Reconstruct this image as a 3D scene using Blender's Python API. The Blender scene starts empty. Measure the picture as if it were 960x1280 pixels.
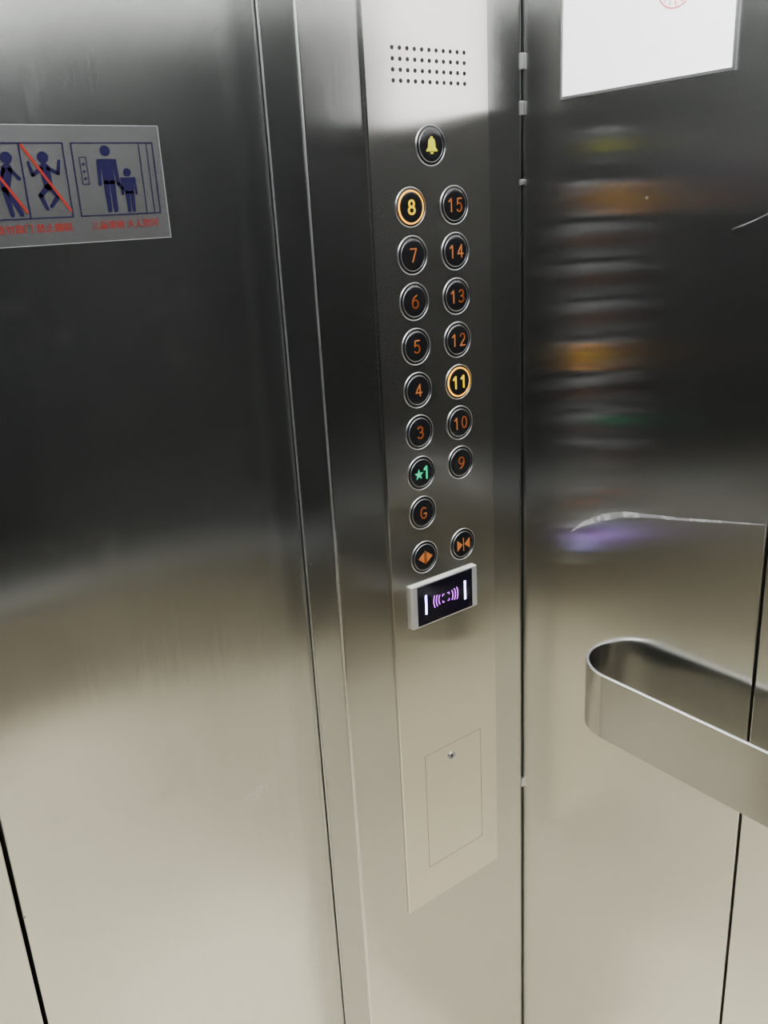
import bpy, bmesh, math, random
from mathutils import Vector, Matrix
random.seed(4)
sc = bpy.context.scene
COL = sc.collection
PI = math.pi
CH = 1.43                       # camera height above the car floor
# ---------------------------------------------------------------- camera
f = 1090.0
D = Vector((175, 3160, f)).normalized()
Zc = -D
Xc = Vector((1550, -461, f)); Xc = (Xc - Xc.dot(Zc)*Zc).normalized()
Yc = Zc.cross(Xc)
def w(v): return Vector((v.dot(Xc), v.dot(Yc), v.dot(Zc)))
r_, u_, b_ = w(Vector((1,0,0))), w(Vector((0,-1,0))), w(Vector((0,0,-1)))
cam = bpy.data.cameras.new('camera'); camo = bpy.data.objects.new('camera', cam); COL.objects.link(camo)
M = Matrix(((r_.x,u_.x,b_.x,0),(r_.y,u_.y,b_.y,0),(r_.z,u_.z,b_.z,CH),(0,0,0,1)))
camo.matrix_world = M
cam.sensor_fit = 'VERTICAL'; cam.sensor_height = 36; cam.sensor_width = 27; cam.lens = f/1280*36
cam.clip_start = 0.01
sc.camera = camo
wd = bpy.data.worlds.new('world'); sc.world = wd; wd.use_nodes = True
wd.node_tree.nodes['Background'].inputs[0].default_value = (0,0,0,1)

# ---------------------------------------------------------------- materials
def base(name):
    m = bpy.data.materials.new(name); m.use_nodes = True
    return m, m.node_tree, m.node_tree.nodes['Principled BSDF']
def steel(name, col=(.68,.69,.69), rough=.19, aniso=.93, grain=.02, smudge=.04, cv=.03, specks=0, wave=0, wscale=(1.6,1.6,2.6), grease=.08):
    m, nt, p = base(name); N = nt.nodes; L = nt.links
    p.inputs['Metallic'].default_value = 1
    tc = N.new('ShaderNodeTexCoord')
    mp = N.new('ShaderNodeMapping'); mp.inputs['Scale'].default_value = (1100,1100,5)
    L.new(tc.outputs['Object'], mp.inputs[0])
    nz = N.new('ShaderNodeTexNoise'); nz.inputs['Scale'].default_value = 1; nz.inputs['Detail'].default_value = 2
    L.new(mp.outputs[0], nz.inputs['Vector'])
    sm = N.new('ShaderNodeTexNoise'); sm.inputs['Scale'].default_value = 4; sm.inputs['Detail'].default_value = 6; sm.inputs['Roughness'].default_value = .6
    L.new(tc.outputs['Object'], sm.inputs['Vector'])
    a = N.new('ShaderNodeMath'); a.operation = 'MULTIPLY_ADD'; a.inputs[1].default_value = grain*2; a.inputs[2].default_value = rough-grain-smudge
    L.new(nz.outputs[0], a.inputs[0])
    b = N.new('ShaderNodeMath'); b.operation = 'MULTIPLY_ADD'; b.inputs[1].default_value = smudge*2
    L.new(sm.outputs[0], b.inputs[0]); L.new(a.outputs[0], b.inputs[2])
    rough_out = b.outputs[0]
    if specks:
        vo = N.new('ShaderNodeTexVoronoi'); vo.inputs['Scale'].default_value = 10
        L.new(tc.outputs['Object'], vo.inputs['Vector'])
        lt = N.new('ShaderNodeMath'); lt.operation = 'LESS_THAN'; lt.inputs[1].default_value = specks
        L.new(vo.outputs['Distance'], lt.inputs[0])
        ad = N.new('ShaderNodeMath'); ad.operation = 'MULTIPLY_ADD'; ad.inputs[1].default_value = .55
        L.new(lt.outputs[0], ad.inputs[0]); L.new(rough_out, ad.inputs[2]); rough_out = ad.outputs[0]
        f1 = N.new('ShaderNodeTexNoise'); f1.inputs['Scale'].default_value = 14; f1.inputs['Detail'].default_value = 4; f1.inputs['Roughness'].default_value = .65
        L.new(tc.outputs['Object'], f1.inputs['Vector'])
        mr = N.new('ShaderNodeMapRange'); mr.inputs[1].default_value = .58; mr.inputs[2].default_value = .78; mr.inputs[3].default_value = 0; mr.inputs[4].default_value = grease
        L.new(f1.outputs[0], mr.inputs[0])
        a2 = N.new('ShaderNodeMath'); a2.operation = 'ADD'; L.new(mr.outputs[0], a2.inputs[0]); L.new(rough_out, a2.inputs[1]); rough_out = a2.outputs[0]
    L.new(rough_out, p.inputs['Roughness'])
    if wave > 0:      # gentle oil-canning of the thin sheet
        wm = N.new('ShaderNodeMapping'); wm.inputs['Scale'].default_value = wscale; wm.inputs['Rotation'].default_value = (.35,.35,.2)
        L.new(tc.outputs['Object'], wm.inputs[0])
        wn = N.new('ShaderNodeTexNoise'); wn.inputs['Scale'].default_value = 1; wn.inputs['Detail'].default_value = 0
        L.new(wm.outputs[0], wn.inputs['Vector'])
        bp = N.new('ShaderNodeBump'); bp.inputs['Strength'].default_value = 1; bp.inputs['Distance'].default_value = wave
        L.new(wn.outputs[0], bp.inputs['Height']); L.new(bp.outputs[0], p.inputs['Normal'])
    mx = N.new('ShaderNodeMix'); mx.data_type = 'RGBA'
    mx.inputs[6].default_value = (*[c*(1-cv) for c in col], 1); mx.inputs[7].default_value = (*[min(1,c*(1+cv)) for c in col], 1)
    L.new(nz.outputs[0], mx.inputs[0]); L.new(mx.outputs[2], p.inputs['Base Color'])
    p.inputs['Anisotropic'].default_value = aniso
    tg = N.new('ShaderNodeTangent'); tg.direction_type = 'RADIAL'; tg.axis = 'Z'
    if aniso > 0: L.new(tg.outputs[0], p.inputs['Tangent'])
    return m
def plain(name, col, rough=.5, metal=0, emit=None, es=0, alpha=1, noise=.04, spec=.5):
    m, nt, p = base(name); N = nt.nodes; L = nt.links
    p.inputs['Metallic'].default_value = metal
    p.inputs['Roughness'].default_value = rough
    p.inputs['Specular IOR Level'].default_value = spec
    nz = N.new('ShaderNodeTexNoise'); nz.inputs['Scale'].default_value = 60
    mx = N.new('ShaderNodeMix'); mx.data_type = 'RGBA'
    mx.inputs[6].default_value = (*[c*(1-noise) for c in col], 1); mx.inputs[7].default_value = (*[min(1,c*(1+noise)) for c in col], 1)
    L.new(nz.outputs[0], mx.inputs[0]); L.new(mx.outputs[2], p.inputs['Base Color'])
    if emit: p.inputs['Emission Color'].default_value = (*emit,1); p.inputs['Emission Strength'].default_value = es
    p.inputs['Alpha'].default_value = alpha
    return m
M_wall = steel('brushed_steel_wall', (.68,.685,.67), specks=.02, wave=.010)
M_rwall = steel('brushed_steel_side_wall', (.66,.665,.645), .185, 1.0, .012, .02, cv=.03, specks=.014, wave=.010, grease=.02)
M_front = steel('brushed_steel_column', (.57,.575,.56), cv=.04, specks=.018, wave=.014, grease=.04)
M_door = steel('brushed_steel_door', (.69,.70,.69), .21, .8, grain=.03, smudge=.05, cv=.06, specks=.020, wave=.034)
M_cop = steel('brushed_steel_plate', (.74,.725,.68), .19, .8, grain=.002, smudge=.015, cv=.015)
M_rail = steel('satin_steel_rail', (.47,.47,.465), .14, .3, .01, .02)
M_added_dark = steel('added_dark_steel', (.045,.05,.055), .25, .5)
M_added_grey = steel('added_grey_steel', (.21,.20,.185), .3, .5)
M_bezel = plain('polished_bezel', (.52,.52,.54), .28, 1)
M_trim = plain('bright_edge_trim', (.9,.9,.9), .3, 1)
M_seam = plain('seam_strip', (.35,.35,.35), .3, 1)
M_added_ledge = plain('added_white_ledge', (.9,.92,.95), .4)
M_black = plain('black_gloss', (.008,.008,.009), .15)
M_dark = plain('black_void', (.004,.004,.004), .7)
M_line = plain('engraved_line', (.20,.19,.16), .6, .5)
M_grey = plain('grey_ring', (.22,.22,.23), .35, .9)
M_orange = plain('orange_numeral', (.34,.11,.02), .4, 0, (1,.22,.02), .15)
M_yel = plain('lit_yellow', (.3,.2,.0), .4, 0, (1,.72,.0), 1.1)
M_yelring = plain('lit_ring', (.3,.15,.0), .4, 0, (1,.40,.0), 2.6)
M_bell = plain('bell_yellow', (.50,.48,.0), .4, 0, (.95,.88,.0), .15)
M_green = plain('lit_green', (.0,.4,.2), .4, 0, (.0,.85,.30), .45)
M_alu = plain('silver_frame', (.88,.88,.90), .3, .85)
M_screen = plain('reader_screen', (.004,.003,.008), .15, 0)
M_purple = plain('purple_light', (.4,.1,.6), .4, 0, (.60,.06,.95), 3.2)
M_whitebar = plain('white_light', (.8,.8,1), .4, 0, (.45,.40,1), 11)
M_floor = plain('beige_stone_floor', (.95,.85,.61), .32, 0, noise=.05)
M_ceil = plain('white_ceiling', (.75,.75,.75), .5)
M_diff = plain('light_diffuser', (.9,.9,.9), .5, 0, (.97,.98,1), 30)
M_spot = plain('helper_spot_lens', (.9,.9,.9), .5, 0, (1,.98,.94), 60)
M_glow_paper = plain('glowing_white_paper', (.94,.94,.94), .5, 0, (1,1,1), 1.3, noise=.01)  # paper is no lamp; glow added so the sheet reads blown-out white
M_red = plain('red_ink', (.20,.018,.013), .8, spec=.1)
M_pink = plain('faded_seal_ink', (.75,.08,.10), .6, 0, (1,.20,.20), .25)  # ink given a faint glow of its own on the glowing sheet
M_blue = plain('blue_ink', (.010,.008,.034), .9, spec=.1)
M_film = plain('silver_film', (.50,.50,.51), .36, .9, noise=.05, alpha=.09)
M_edge = plain('film_edge', (.6,.6,.62), .45, .6, alpha=.40)
M_pale_mark = plain('pale_streak', (.85,.86,.9), .5, 0, alpha=.3)  # pale see-through strips laid over the wall
nt = M_pale_mark.node_tree; sn = nt.nodes.new('ShaderNodeTexNoise'); sn.inputs['Scale'].default_value = 45; sn.inputs['Detail'].default_value = 3
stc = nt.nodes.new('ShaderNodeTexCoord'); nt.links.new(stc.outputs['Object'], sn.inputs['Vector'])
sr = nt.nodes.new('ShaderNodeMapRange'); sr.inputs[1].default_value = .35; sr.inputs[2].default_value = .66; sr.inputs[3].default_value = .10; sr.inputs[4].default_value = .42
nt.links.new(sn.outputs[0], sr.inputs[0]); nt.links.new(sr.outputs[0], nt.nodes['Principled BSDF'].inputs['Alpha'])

# ---------------------------------------------------------------- helpers
def link(name, me, mat, parent=None, loc=None, rot=None, smooth=False):
    o = bpy.data.objects.new(name, me); COL.objects.link(o)
    if mat: me.materials.append(mat)
    if loc is not None: o.location = loc
    if rot is not None: o.rotation_euler = rot
    if parent: o.parent = parent
    if smooth:
        for p in me.polygons: p.use_smooth = True
    return o
def bm_mesh(name, bm):
    bmesh.ops.recalc_face_normals(bm, faces=bm.faces)
    me = bpy.data.meshes.new(name); bm.to_mesh(me); bm.free(); return me
def add_box(bm, x0,x1,y0,y1,z0,z1, bev=0, seg=2):
    r = bmesh.ops.create_cube(bm, size=1)
    vs = r['verts']
    for v in vs:
        v.co = Vector((x0+(v.co.x+.5)*(x1-x0), y0+(v.co.y+.5)*(y1-y0), z0+(v.co.z+.5)*(z1-z0)))
    if bev:
        es = list({e for v in vs for e in v.link_edges})
        bmesh.ops.bevel(bm, geom=es, offset=bev, segments=seg, affect='EDGES', profile=.5)
def boxes(name, lst, mat, bev=0, parent=None, kind=None):
    bm = bmesh.new()
    for b in lst: add_box(bm, *b, bev=bev)
    o = link(name, bm_mesh(name, bm), mat, parent)
    if kind: o['kind'] = kind
    return o
def tag(o, label, cat, group=None):
    o['label'] = label; o['category'] = cat
    if group: o['group'] = group
    return o
def lathe(bm, prof, n=64, c=(0,0)):
    rings = []
    for r, z in prof:
        if r < 1e-6: rings.append([bm.verts.new((c[0],c[1],z))])
        else: rings.append([bm.verts.new((c[0]+r*math.cos(2*PI*i/n), c[1]+r*math.sin(2*PI*i/n), z)) for i in range(n)])
    for a, b in zip(rings, rings[1:]):
        for i in range(n):
            j = (i+1) % n
            if len(a) == 1: bm.faces.new((a[0], b[i], b[j]))
            elif len(b) == 1: bm.faces.new((a[i], b[0], a[j]))
            else: bm.faces.new((a[i], b[i], b[j], a[j]))
def lathe_obj(name, prof, mat, parent=None, loc=None, n=64):
    bm = bmesh.new(); lathe(bm, prof, n)
    return link(name, bm_mesh(name, bm), mat, parent, loc, smooth=True)
def poly(bm, pts, z0=0, z1=.0004):
    a = [bm.verts.new((x,y,z0)) for x,y in pts]; b = [bm.verts.new((x,y,z1)) for x,y in pts]
    bm.faces.new(b); bm.faces.new(list(reversed(a)))
    for i in range(len(pts)):
        j = (i+1) % len(pts); bm.faces.new((a[i],a[j],b[j],b[i]))
def capsule(bm, p, q, r0, r1=None, z0=0, z1=.0004, n=8):
    if r1 is None: r1 = r0
    p = Vector(p); q = Vector(q); a = math.atan2(q.y-p.y, q.x-p.x)
    pts = [(q.x+r1*math.cos(a-PI/2+PI*i/n), q.y+r1*math.sin(a-PI/2+PI*i/n)) for i in range(n+1)]
    pts += [(p.x+r0*math.cos(a+PI/2+PI*i/n), p.y+r0*math.sin(a+PI/2+PI*i/n)) for i in range(n+1)]
    poly(bm, pts, z0, z1)
def disc(bm, c, r, z0=0, z1=.0004, n=28): poly(bm, [(c[0]+r*math.cos(2*PI*i/n), c[1]+r*math.sin(2*PI*i/n)) for i in range(n)], z0, z1)
def arc(bm, c, r, t, a0, a1, z0=0, z1=.0004, n=20):
    o = [(c[0]+(r+t/2)*math.cos(a0+(a1-a0)*i/n), c[1]+(r+t/2)*math.sin(a0+(a1-a0)*i/n)) for i in range(n+1)]
    i_ = [(c[0]+(r-t/2)*math.cos(a0+(a1-a0)*i/n), c[1]+(r-t/2)*math.sin(a0+(a1-a0)*i/n)) for i in range(n+1)]
    for k in range(n): poly(bm, [o[k], o[k+1], i_[k+1], i_[k]], z0, z1)
def rect(bm, x0,y0,x1,y1, z0=0, z1=.0004): poly(bm, [(x0,y0),(x1,y0),(x1,y1),(x0,y1)], z0, z1)
def frame2d(bm, x0,y0,x1,y1,t, z0=0, z1=.0004):
    rect(bm,x0,y0,x1,y0+t,z0,z1); rect(bm,x0,y1-t,x1,y1,z0,z1); rect(bm,x0,y0+t,x0+t,y1-t,z0,z1); rect(bm,x1-t,y0+t,x1,y1-t,z0,z1)
def text_mesh(s, size, ext=.0002, sx=1.0, off=0.0):
    cu = bpy.data.curves.new('t', 'FONT'); cu.body = s; cu.size = size; cu.extrude = ext; cu.align_x = 'CENTER'; cu.offset = off
    cu.resolution_u = 6
    o = bpy.data.objects.new('t', cu); COL.objects.link(o)
    dg = bpy.context.evaluated_depsgraph_get()
    me = bpy.data.meshes.new_from_object(o.evaluated_get(dg))
    bpy.data.objects.remove(o); bpy.data.curves.remove(cu)
    me.materials.clear()
    xs = [v.co.x for v in me.vertices]; ys = [v.co.y for v in me.vertices]
    cx = (min(xs)+max(xs))/2; cy = (min(ys)+max(ys))/2
    for v in me.vertices: v.co.x = (v.co.x-cx)*sx; v.co.y -= cy
    return me
# stroke digits in a box 0..1 wide, 0..1 high
def A(cx, cy, rx, ry, d0, d1, n=18): return [(cx+rx*math.cos(math.radians(d0+(d1-d0)*i/n)), cy+ry*math.sin(math.radians(d0+(d1-d0)*i/n))) for i in range(n+1)]
GL = {
 '0': [A(.5,.5,.46,.5,0,360,30)],
 '1': [[(.12,.78),(.55,1),(.55,0)]],
 '2': [A(.5,.70,.42,.30,165,-35)+[(.06,0),(.95,0)]],
 '3': [A(.46,.745,.40,.255,150,-90), A(.46,.27,.46,.27,90,-150)],
 '4': [[(.70,0),(.70,1),(.0,.30),(1,.30)]],
 '5': [[(.88,1),(.20,1),(.13,.53)]+A(.45,.32,.45,.32,125,-145)],
 '6': [[(.72,1),(.62,.96)]+A(.72,.38,.70,.56,118,180,8)+A(.5,.32,.45,.32,180,-180,30)],
 '7': [[(.04,1),(.96,1),(.35,0)]],
 '8': [A(.5,.76,.37,.24,0,360,26), A(.5,.26,.46,.26,0,360,28)],
 '9': [[(.28,0),(.38,.04)]+A(.28,.62,.70,.56,-62,0,8)+A(.5,.68,.45,.32,0,360,30)],
 'G': [A(.52,.5,.50,.5,48,325,26)+[(.96,.44),(.55,.44)]],
}
def strokes(bm, ch, x, y, W, H, t, z0=-.0002, z1=.0002):
    for pl in GL[ch]:
        pts = [(x+p[0]*W, y+p[1]*H) for p in pl]
        for k, (a, b) in enumerate(zip(pts, pts[1:])):
            if (Vector(a)-Vector(b)).length > 1e-6: capsule(bm, a, b, t/2, None, z0, z1, 5)
def digits(s, t=.0019):
    bm = bmesh.new(); H = .0132
    if len(s) == 1: strokes(bm, s, -.0043, -H/2, .0086, H, t)
    else:
        strokes(bm, s[0], -.0100, -H/2, .0078, H, t); strokes(bm, s[1], .0020, -H/2, .0078, H, t)
    return bm_mesh('g', bm)
FR = (PI/2, 0, 0)             # local XY face looks along -Y (front wall)
RR = (PI/2, 0, -PI/2)         # local XY face looks along -X (right wall)
def empty(name, loc, rot=None):
    o = bpy.data.objects.new(name, None); COL.objects.link(o); o.location = loc; o.empty_display_size = .05
    if rot: o.rotation_euler = rot
    return o

# ---------------------------------------------------------------- car shell
PF = .750       # face of control plate
YF = .754       # face of front columns
YD = .825       # face of doors
XR = .776; XL = -.562; YB = -.55; HC = 2.30
XE = .483; XE2 = -.269
boxes('wall_front', [(XE, XR-.003, YF, YD-.005, 0, HC), (XL, XE2, YF, YD-.005, 0, HC), (XE2, XE, YF, YD-.005, 2.10, HC)], M_front, .0035, kind='structure')
boxes('door_1', [(.109, .62, YD, YD+.03, .006, 2.14)], M_door, .0015, kind='structure')
boxes('door_2', [(-.40, .105, YD, YD+.03, .006, 2.14)], M_door, .0015, kind='structure')
boxes('wall_right', [(XR, XR+.024, .4235, YF+.06, 0, HC), (XR, XR+.024, YB, .4205, 0, HC)], M_rwall, .0015, kind='structure')
boxes('wall_left', [(XL-.024, XL, YB, YF+.06, 0, HC)], M_wall, 0, kind='structure')
boxes('wall_back', [(XL, XR, YB-.024, YB, 0, HC)], M_wall, 0, kind='structure')
boxes('trim_1', [(XR-.003, XR-.0022, YF+.001, YF+.004, 0, HC)], M_seam, .0003, kind='structure')
boxes('trim_6', [(XR-.0034, XR-.0004, YF-.0015, YF+.002, CH+a, CH+b) for a,b in ((.094,.108),(.140,.156),(-.800,-.786),(.02,.026))], M_trim, .0003, kind='structure')
boxes('trim_2', [(XE+.0006, XE+.0020, YD-.0052, YD-.0025, 0, 2.1), (XE+.0002, XE+.0016, YF-.0006, YF+.002, 0, HC)], M_trim, .0003, kind='structure')
boxes('added_dark_panel', [(XL+.01, XR-.03, YB+.0002, YB+.006, .63, 1.80), (XL+.0002, XL+.006, YB+.01, YF-.02, .58, 1.93)], M_added_dark, .001, kind='structure')  # unseen panels, added to darken what the doors and walls reflect
boxes('added_grey_panel', [(XL+.01, XR-.03, YB+.0002, YB+.006, .05, .613), (XL+.0002, XL+.006, YB+.01, YF-.02, .16, .563)], M_added_grey, .001, kind='structure')  # unseen lower panels, added to grey the lower reflections
boxes('added_ledge', [(XL+.01, XR-.03, YB+.0002, YB+.022, .615, .629), (XL+.0002, XL+.030, YB+.03, YF-.02, .565, .579)], M_added_ledge, .002, kind='structure')  # unseen ledge, added to put a bright line in the reflections
boxes('floor', [(XL-.03, XR+.03, YB-.03, YD+.06, -.03, 0)], M_floor, 0, kind='structure')
boxes('ceiling', [(XL-.03, XR+.03, YB-.03, YD+.06, HC, HC+.03)], M_ceil, 0, kind='structure')

# ceiling light
cl = empty('ceiling_light', ((XL+XR)/2, .1, HC))
tag(cl, 'square white diffuser light set in the lift ceiling', 'ceiling light')
bm = bmesh.new()
add_box(bm, -.36,.36,-.32,.32,-.006,-.001)
link('diffuser', bm_mesh('diffuser', bm), M_diff, cl)
bm = bmesh.new()
for b in ((-.39,.39,-.35,-.32),(-.39,.39,.32,.35),(-.39,-.36,-.32,.32),(.36,.39,-.32,.32)): add_box(bm, *b, -.014, 0)
link('frame', bm_mesh('frame', bm), M_rail, cl)
for i, (x, y) in enumerate(((.66,.50), (-.45,.55))):  # unseen spots, added to throw a bright patch on the floor
    d = empty('helper_spot', (x, y, HC))
    tag(d, 'added round downlight in the ceiling above the '+('handrail corner' if i == 0 else 'far side of the doors'), 'helper_spot')
    lathe_obj('rim', [(.045,-.0002),(.045,-.006),(.037,-.008),(.035,-.003)], M_bezel, d)
    lathe_obj('lens', [(.035,-.003),(.02,-.0045),(0,-.005)], M_spot, d)
    ld = bpy.data.lights.new('helper_spot_beam', 'SPOT'); ld.energy = 70 if i == 0 else 20; ld.spot_size = math.radians(30); ld.spot_blend = .9; ld.shadow_soft_size = .03; ld.color = (1,.98,.94)
    lo = bpy.data.objects.new('helper_spot_beam', ld); COL.objects.link(lo); lo.parent = d; lo.location = (0,0,-.02)

# ---------------------------------------------------------------- control panel
cp = empty('control_panel', (.6375, PF, CH-.8955))
tag(cp, 'tall brushed steel lift control panel with two columns of round floor buttons', 'control panel')
ZB = CH-.8955
def onP(x, z, d=0): return (x-.6375, -d, z-ZB)
bm = bmesh.new(); add_box(bm, .555-.6375, .720-.6375, 0, YF-PF, 0, HC-.25-ZB, bev=.0013, seg=3)
link('face_plate', bm_mesh('face_plate', bm), M_cop, cp)
bm = bmesh.new()
for i in range(11):
    for j in range(4):
        disc(bm, (-.0475+.0095*i, -.0148+.0098*j), .0021, .0001, .0003, 14)
o = link('speaker_grille', bm_mesh('speaker_grille', bm), M_dark, cp, onP(.6375, CH+.1365), FR)
o['label'] = 'small black drilled speaker holes in rows'
bm = bmesh.new()
frame2d(bm, -.0485, -.0875, .0485, .0875, .0005, .0001, .0002)
link('panel_groove', bm_mesh('panel_groove', bm), M_line, cp, onP(.6415, CH-.7515), FR)
bm = bmesh.new(); lathe(bm, [(0,.0003),(.0052,.0003),(.0052,.0016),(.0046,.0022),(.0034,.0022),(.0032,.0012),(0,.0012)], 40)
lk = link('key_lock', bm_mesh('key_lock', bm), M_bezel, cp, onP(.6375, CH-.682), FR, smooth=True)
bm = bmesh.new(); rect(bm, -.0007, -.0024, .0007, .0024, .0012, .0015); disc(bm, (0,.0006), .0016, .0012, .0015)
link('keyhole', bm_mesh('keyhole', bm), M_dark, lk)

R0 = .0202
bez_prof = [(R0,.0),(R0,.0007),(R0-.0003,.0010),(R0-.0008,.0010),(R0-.0010,.0007),(R0-.0011,.0003)]
cap_prof = [(R0-.0011,.0002),(R0-.0018,.0003),(.0168,.0005),(.0160,.0012),(.013,.0015),(.007,.0016),(0,.0017)]
ring_prof = [(.0166,.0006),(.0164,.0011),(.0161,.0014),(.0158,.0014),(.0156,.0011)]
ring_lit = [(.0171,.0006),(.0169,.0013),(.0163,.0017),(.0156,.0017),(.0153,.0011)]
def button(x, z, glyph, label, gm, ring_m, gname='numeral'):
    b = lathe_obj('button', cap_prof, M_black, cp, onP(x, z)); b.rotation_euler = FR
    b['label'] = label
    lathe_obj('bezel', bez_prof, M_bezel, b)
    lathe_obj('light_ring', ring_lit if ring_m is M_yelring else ring_prof, ring_m, b)
    me = glyph() if callable(glyph) else digits(glyph, .0022 if ring_m is M_yelring else .0013)
    for v in me.vertices: v.co.z += .0020
    link(gname, me, gm, b)
XLc, XRc, ZT, PZ = .6055, .6662, CH+.0024, -.0482
def star_one():
    bm = bmesh.new()
    pts = []
    for i in range(10):
        r = .0066 if i % 2 == 0 else .0027; a = PI/2+i*PI/5
        pts.append((-.0048+r*math.cos(a), r*math.sin(a)-.0008))
    poly(bm, pts, -.0002, .0002)
    strokes(bm, '1', .0025, -.0068, .0076, .0138, .0023)
    return bm_mesh('g', bm)
def bell():
    bm = bmesh.new()
    prof = [(.0,.0088),(.0012,.0084),(.0015,.0072),(.0036,.0058),(.0046,.0032),(.0050,-.0018),(.0074,-.0046),(.0074,-.0058)]
    pts = [(x,y) for x,y in prof] + [(-x,y) for x,y in reversed(prof[1:])]
    poly(bm, pts, -.0002,.0002); poly(bm, [(.0022,-.0064),(-.0022,-.0064),(-.0014,-.0082),(.0014,-.0082)], -.0002,.0002)
    return bm_mesh('g', bm)
def door_open():
    bm = bmesh.new()
    poly(bm, [(-.0019,.0068),(-.0108,0),(-.0019,-.0068)], -.0002,.0002); poly(bm, [(.0019,.0068),(.0019,-.0068),(.0108,0)], -.0002,.0002)
    rect(bm, -.0004,-.0085,.0004,.0085,-.0002,.0002)
    return bm_mesh('g', bm)
def door_close():
    bm = bmesh.new()
    poly(bm, [(-.0016,0),(-.0100,.0068),(-.0100,-.0068)], -.0002,.0002); poly(bm, [(.0016,0),(.0100,-.0068),(.0100,.0068)], -.0002,.0002)
    rect(bm, -.0004,-.0085,.0004,.0085,-.0002,.0002)
    return bm_mesh('g', bm)
for i, s in enumerate(['8','7','6','5','4','3','*','G']):
    z = ZT+PZ*i
    if s == '8': button(XLc, z, '8', 'round button lit yellow and marked 8', M_yel, M_yelring)
    elif s == '*': button(XLc, z, star_one, 'round button with green star and 1', M_green, M_grey)
    elif s == 'G': button(XLc, z, 'G', 'round black button with orange letter G', M_orange, M_grey, 'letter')
    else: button(XLc, z, s, 'round black button with orange numeral '+s, M_orange, M_grey)
for i, s in enumerate(['15','14','13','12','11','10','9']):
    z = ZT+PZ*i
    if s == '11': button(XRc, z, s, 'round button lit yellow and marked 11', M_yel, M_yelring)
    else: button(XRc, z, s, 'round black button with orange numeral '+s, M_orange, M_grey)
button(.6355, CH+.062, bell, 'round alarm button with yellow bell', M_bell, M_grey, 'bell_symbol')
button(XLc, CH-.391, door_open, 'round door-open button with outward arrows', M_orange, M_grey, 'arrow_symbol')
button(XRc, CH-.391, door_close, 'round door-close button with inward arrows', M_orange, M_grey, 'arrow_symbol')

# ---------------------------------------------------------------- card reader
cr = empty('card_reader', (.6322, PF, CH-.4502), FR)
tag(cr, 'silver framed card reader with black screen and purple wave symbol below the buttons', 'card reader')
W, H = .0526, .0277
RT = .0050
bm = bmesh.new(); add_box(bm, -W, W, -H, H, 0, RT, bev=.0012)
link('housing', bm_mesh('housing', bm), M_alu, cr)
bm = bmesh.new(); add_box(bm, -W+.0085, W-.0088, -H+.0021, H-.0021, RT-.0005, RT+.0004, bev=.0003)
scn = link('screen', bm_mesh('screen', bm), M_screen, cr)
bm = bmesh.new()
cx = .0; ZA, ZC = RT+.0005, RT+.0007
for s in (-1, 1):
    for k, r in enumerate((.0115,.0155,.0195)):
        arc(bm, (cx,0), r, .0011, (0 if s>0 else PI)-.58+.08*k, (0 if s>0 else PI)+.58-.08*k, ZA, ZC)
for s in (-1,1):
    for q in (-1,1):
        rect(bm, cx+min(s*.0052,s*.0026), q*.0052-.0004, cx+max(s*.0052,s*.0026), q*.0052+.0004, ZA,ZC)
        rect(bm, cx+s*.0052-.0004, min(q*.0052,q*.0028), cx+s*.0052+.0004, max(q*.0052,q*.0028), ZA,ZC)
link('wave_symbol', bm_mesh('wave_symbol', bm), M_purple, scn)
for s in (-1,1):
    bm = bmesh.new(); rect(bm, cx+s*.0315-.0014, -.0125, cx+s*.0315+.0014, .0125, ZA,ZC)
    link('light_bar', bm_mesh('light_bar', bm), M_whitebar, scn)

# ---------------------------------------------------------------- safety sticker on the door
SX0, SX1, SZ0, SZ1 = .195, .369, -.013, .0857
st = empty('safety_sticker', (SX0, YD, CH+SZ0), FR)
tag(st, 'translucent silver safety sticker with dark blue pictograms and red captions on the lift door', 'sticker')
bm = bmesh.new(); rect(bm, 0,0,SX1-SX0,SZ1-SZ0, .0001,.0004)
link('film', bm_mesh('film', bm), M_film, st)
bm = bmesh.new(); frame2d(bm, 0,0,SX1-SX0,SZ1-SZ0,.0006, .00042,.0005)
link('film_edge', bm_mesh('film_edge', bm), M_edge, st)
bm = bmesh.new()
Z0, Z1 = .0005, .0007
fx, fy = .090, .0224; fw, fh = .0767, .0620
frame2d(bm, fx,fy,fx+fw,fy+fh,.0010,Z0,Z1)
frame2d(bm, fx+.006,fy+.027,fx+.0125,fy+.050,.0006,Z0,Z1)
for k in range(3): disc(bm, (fx+.0092, fy+.032+.006*k), .0011, Z0, Z1)
for xx in (.0625,.0700): rect(bm, fx+xx,fy+.001,fx+xx+.0008,fy+fh-.001,Z0,Z1)
def figure(bm, x, y, h, k=1.0):
    s = h/.056
    disc(bm, (x,y+.0515*s), .0045*s*k, Z0,Z1)
    sx = s*k
    poly(bm, [(x-.0058*sx,y+.045*s),(x+.0058*sx,y+.045*s),(x+.0050*sx,y+.024*s),(x-.0050*sx,y+.024*s)], Z0,Z1)
    for q in (-1,1):
        capsule(bm, (x+q*.0072*sx,y+.0430*s),(x+q*.0084*sx,y+.024*s), .0019*sx, .0015*sx, Z0,Z1)
        capsule(bm, (x+q*.0028*sx,y+.025*s),(x+q*.0028*sx,y+.002*s), .0025*sx, .0020*sx, Z0,Z1)
figure(bm, fx+.0305, fy+.0025, .057, 1.0)
figure(bm, fx+.0485, fy+.0025, .037, 1.2)
capsule(bm, (fx+.0388,fy+.027),(fx+.0425,fy+.0225), .0015,.0013,Z0,Z1)
gx = .008; gw = .0755
frame2d(bm, gx,fy,gx+gw,fy+fh,.0010,Z0,Z1)
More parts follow.
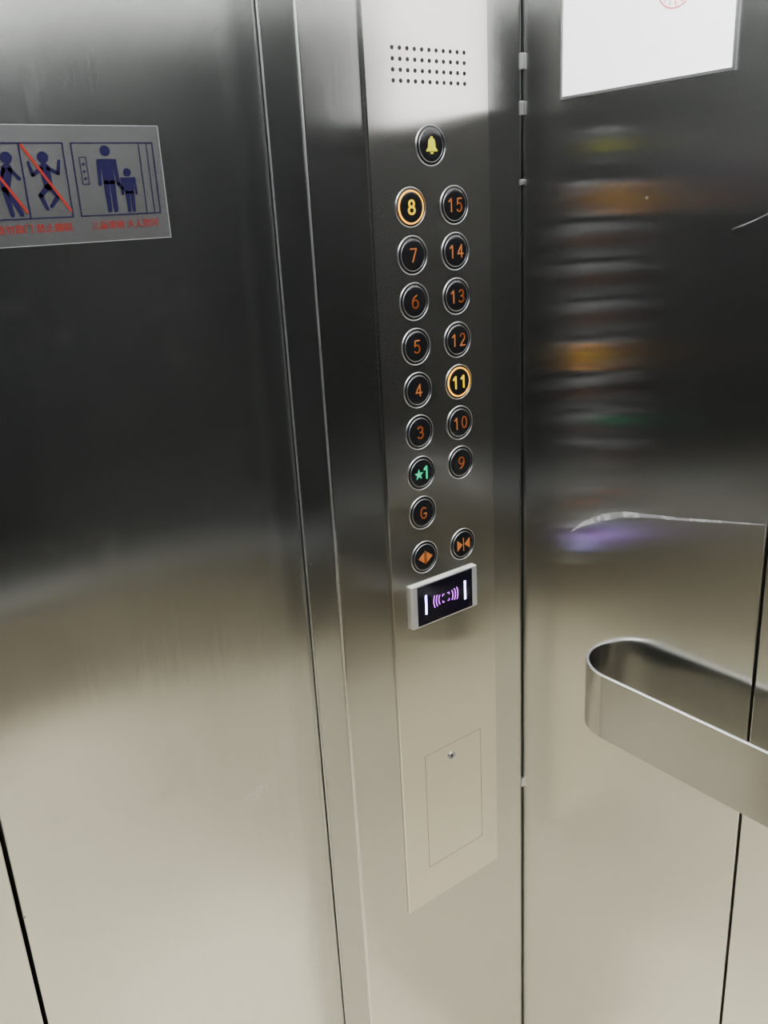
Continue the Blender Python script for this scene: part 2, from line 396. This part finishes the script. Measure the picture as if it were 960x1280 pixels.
rect(bm, gx+gw/2-.0006,fy,gx+gw/2+.0006,fy+fh,Z0,Z1)
def limbs(bm, head, segs):
    disc(bm, head, .0048, Z0, Z1)
    for a in segs: capsule(bm, a[0], a[1], a[2], a[3], Z0, Z1)
jx, jy = gx+.0565, fy
limbs(bm, (jx,jy+.050), [((jx,jy+.041),(jx+.001,jy+.027),.0045,.0038), ((jx-.003,jy+.041),(jx-.011,jy+.036),.0017,.0015), ((jx-.011,jy+.036),(jx-.013,jy+.046),.0015,.0012),
  ((jx+.003,jy+.041),(jx+.011,jy+.037),.0017,.0015), ((jx+.011,jy+.037),(jx+.0135,jy+.047),.0015,.0012),
  ((jx,jy+.026),(jx-.007,jy+.019),.0025,.0020), ((jx-.007,jy+.019),(jx-.003,jy+.008),.0020,.0015), ((jx+.002,jy+.026),(jx+.008,jy+.018),.0025,.0020), ((jx+.008,jy+.018),(jx+.001,jy+.010),.0020,.0015)])
lx = gx+.024
limbs(bm, (lx+.002,jy+.050), [((lx+.001,jy+.041),(lx-.003,jy+.026),.0045,.0038), ((lx+.003,jy+.041),(lx+.010,jy+.033),.0017,.0014), ((lx-.004,jy+.025),(lx-.001,jy+.004),.0024,.0018), ((lx-.002,jy+.025),(lx+.007,jy+.004),.0024,.0018), ((lx-.002,jy+.041),(lx-.008,jy+.030),.0017,.0014)])
link('pictogram', bm_mesh('pictogram', bm), M_blue, st)
bm = bmesh.new()
capsule(bm, (gx+gw/2+.002,fy+fh-.002),(gx+gw-.002,fy+.006), .0011,None,.0008,.0009)
capsule(bm, (gx+.002,fy+fh-.002),(gx+gw/2-.002,fy+.006), .0011,None,.0008,.0009)
link('prohibition_bar', bm_mesh('prohibition_bar', bm), M_red, st)
for s, x, sz in (('请勿靠门 禁止蹦跳', gx+gw/2+.002, .0080), ('儿童乘梯 大人陪同', fx+fw/2+.002, .0078)):
    me = text_mesh(s, sz, .0001, 1.0, 0)
    link('caption', me, M_red, st, (x, .0145, .0006))

# ---------------------------------------------------------------- notice on right wall
nt_ = empty('notice_sheet', (XR, .595, CH+.1025), RR)
tag(nt_, 'white paper notice in thin clear edged holder high on the right wall', 'notice')
NW, NH = .102, .297
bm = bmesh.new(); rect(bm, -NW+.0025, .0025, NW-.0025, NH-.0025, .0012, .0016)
pp = link('paper', bm_mesh('paper', bm), M_glow_paper, nt_)
bm = bmesh.new(); add_box(bm, -NW, NW, 0, NH, 0, .0012)
link('holder', bm_mesh('holder', bm), M_alu, nt_)
bm = bmesh.new(); frame2d(bm, -NW, 0, NW, NH, .0025, .0012, .0028)
link('border', bm_mesh('border', bm), M_bezel, nt_)
bm = bmesh.new()
sc_c = (.036, .081)
arc(bm, sc_c, .020, .0011, 0, 2*PI, .0017,.0018, 48)
pts = []
for i in range(10):
    r = .0075 if i % 2 == 0 else .003; a = PI/2+i*PI/5
    pts.append((sc_c[0]+r*math.cos(a), sc_c[1]+r*math.sin(a)))
poly(bm, pts, .0017,.0018)
for i in range(16):
    a = 2*PI*i/16
    capsule(bm, (sc_c[0]+.0145*math.cos(a), sc_c[1]+.0145*math.sin(a)), (sc_c[0]+.0175*math.cos(a+.06), sc_c[1]+.0175*math.sin(a+.06)), .0006, None, .0017, .0018, 4)
link('seal', bm_mesh('seal', bm), M_pink, pp)

# ---------------------------------------------------------------- pale marks laid on the steel
def wall_uv(px, py):
    v = w(Vector((px-480, py-640, f))); t = XR/v.x
    return v.y*t, CH+v.z*t
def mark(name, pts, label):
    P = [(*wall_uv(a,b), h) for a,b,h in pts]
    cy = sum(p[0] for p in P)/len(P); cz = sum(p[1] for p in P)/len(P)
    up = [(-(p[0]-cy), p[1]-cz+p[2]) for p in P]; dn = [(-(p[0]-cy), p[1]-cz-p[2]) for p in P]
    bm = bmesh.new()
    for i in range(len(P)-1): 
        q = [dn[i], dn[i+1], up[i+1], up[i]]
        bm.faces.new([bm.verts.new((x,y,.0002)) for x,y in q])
    o = link(name, bm_mesh(name, bm), M_pale_mark, None, (XR, cy, cz), RR)
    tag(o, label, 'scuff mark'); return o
mark('pale_mark', [(712,666,.0003),(728,655,.0026),(752,647,.0044),(780,643,.0036),(812,645,.0022),(850,649,.0016),(900,652,.0013),(956,656,.0004)], 'long pale curved streak on the right wall above the handrail')
mark('pale_mark', [(914,287,.0002),(930,281,.0006),(944,275,.0004),(962,266,.0007),(975,260,.0002)], 'short thin pale scratch on the right wall near the frame edge')

# ---------------------------------------------------------------- handrail
hr_w = .056; T = .004; zt = CH-.5208; zb = zt-.084
def rail_mesh(length):
    nA = 24; path = []
    for i in range(nA+1):
        a = PI/2*i/nA; path.append((-length/2+hr_w-hr_w*math.cos(a), -.0001-hr_w*math.sin(a)))
    for i in range(nA+1):
        a = PI/2*(1-i/nA); path.append((length/2-hr_w+hr_w*math.cos(a), -.0001-hr_w*math.sin(a)))
    bm = bmesh.new(); P = [Vector((a,b,0)) for a,b in path]; secs = []
    for i, p in enumerate(P):
        t = (P[min(i+1,len(P)-1)]-P[max(i-1,0)]).normalized(); n = Vector((-t.y, t.x, 0))
        if n.dot(Vector((0,0,0))-p) < 0: n = -n
        e = .0008; h = .084
        prof = [(0,e),(0,h-e),(e,h),(T-e,h),(T,h-e),(T,e),(T-e,0),(e,0)]
        secs.append([bm.verts.new((p.x+n.x*d, p.y+n.y*d, z)) for d, z in prof])
    for a, b in zip(secs, secs[1:]):
        for k in range(8):
            l = (k+1) % 8; fc = bm.faces.new((a[k],a[l],b[l],b[k]))
            fc.material_index = 1 if k in (1,2,3) else 0
    bm.faces.new(secs[0]); bm.faces.new(list(reversed(secs[-1])))
    return bm_mesh('handrail', bm)
y1 = .628; y0 = -.42
hr = link('handrail', rail_mesh(y1-y0), M_rail, None, (XR, (y0+y1)/2, zb), (0,0,-PI/2))
hr.data.materials.append(M_trim)
tag(hr, 'flat brushed steel band handrail with rounded end on the right wall', 'handrail')
print('DONE')
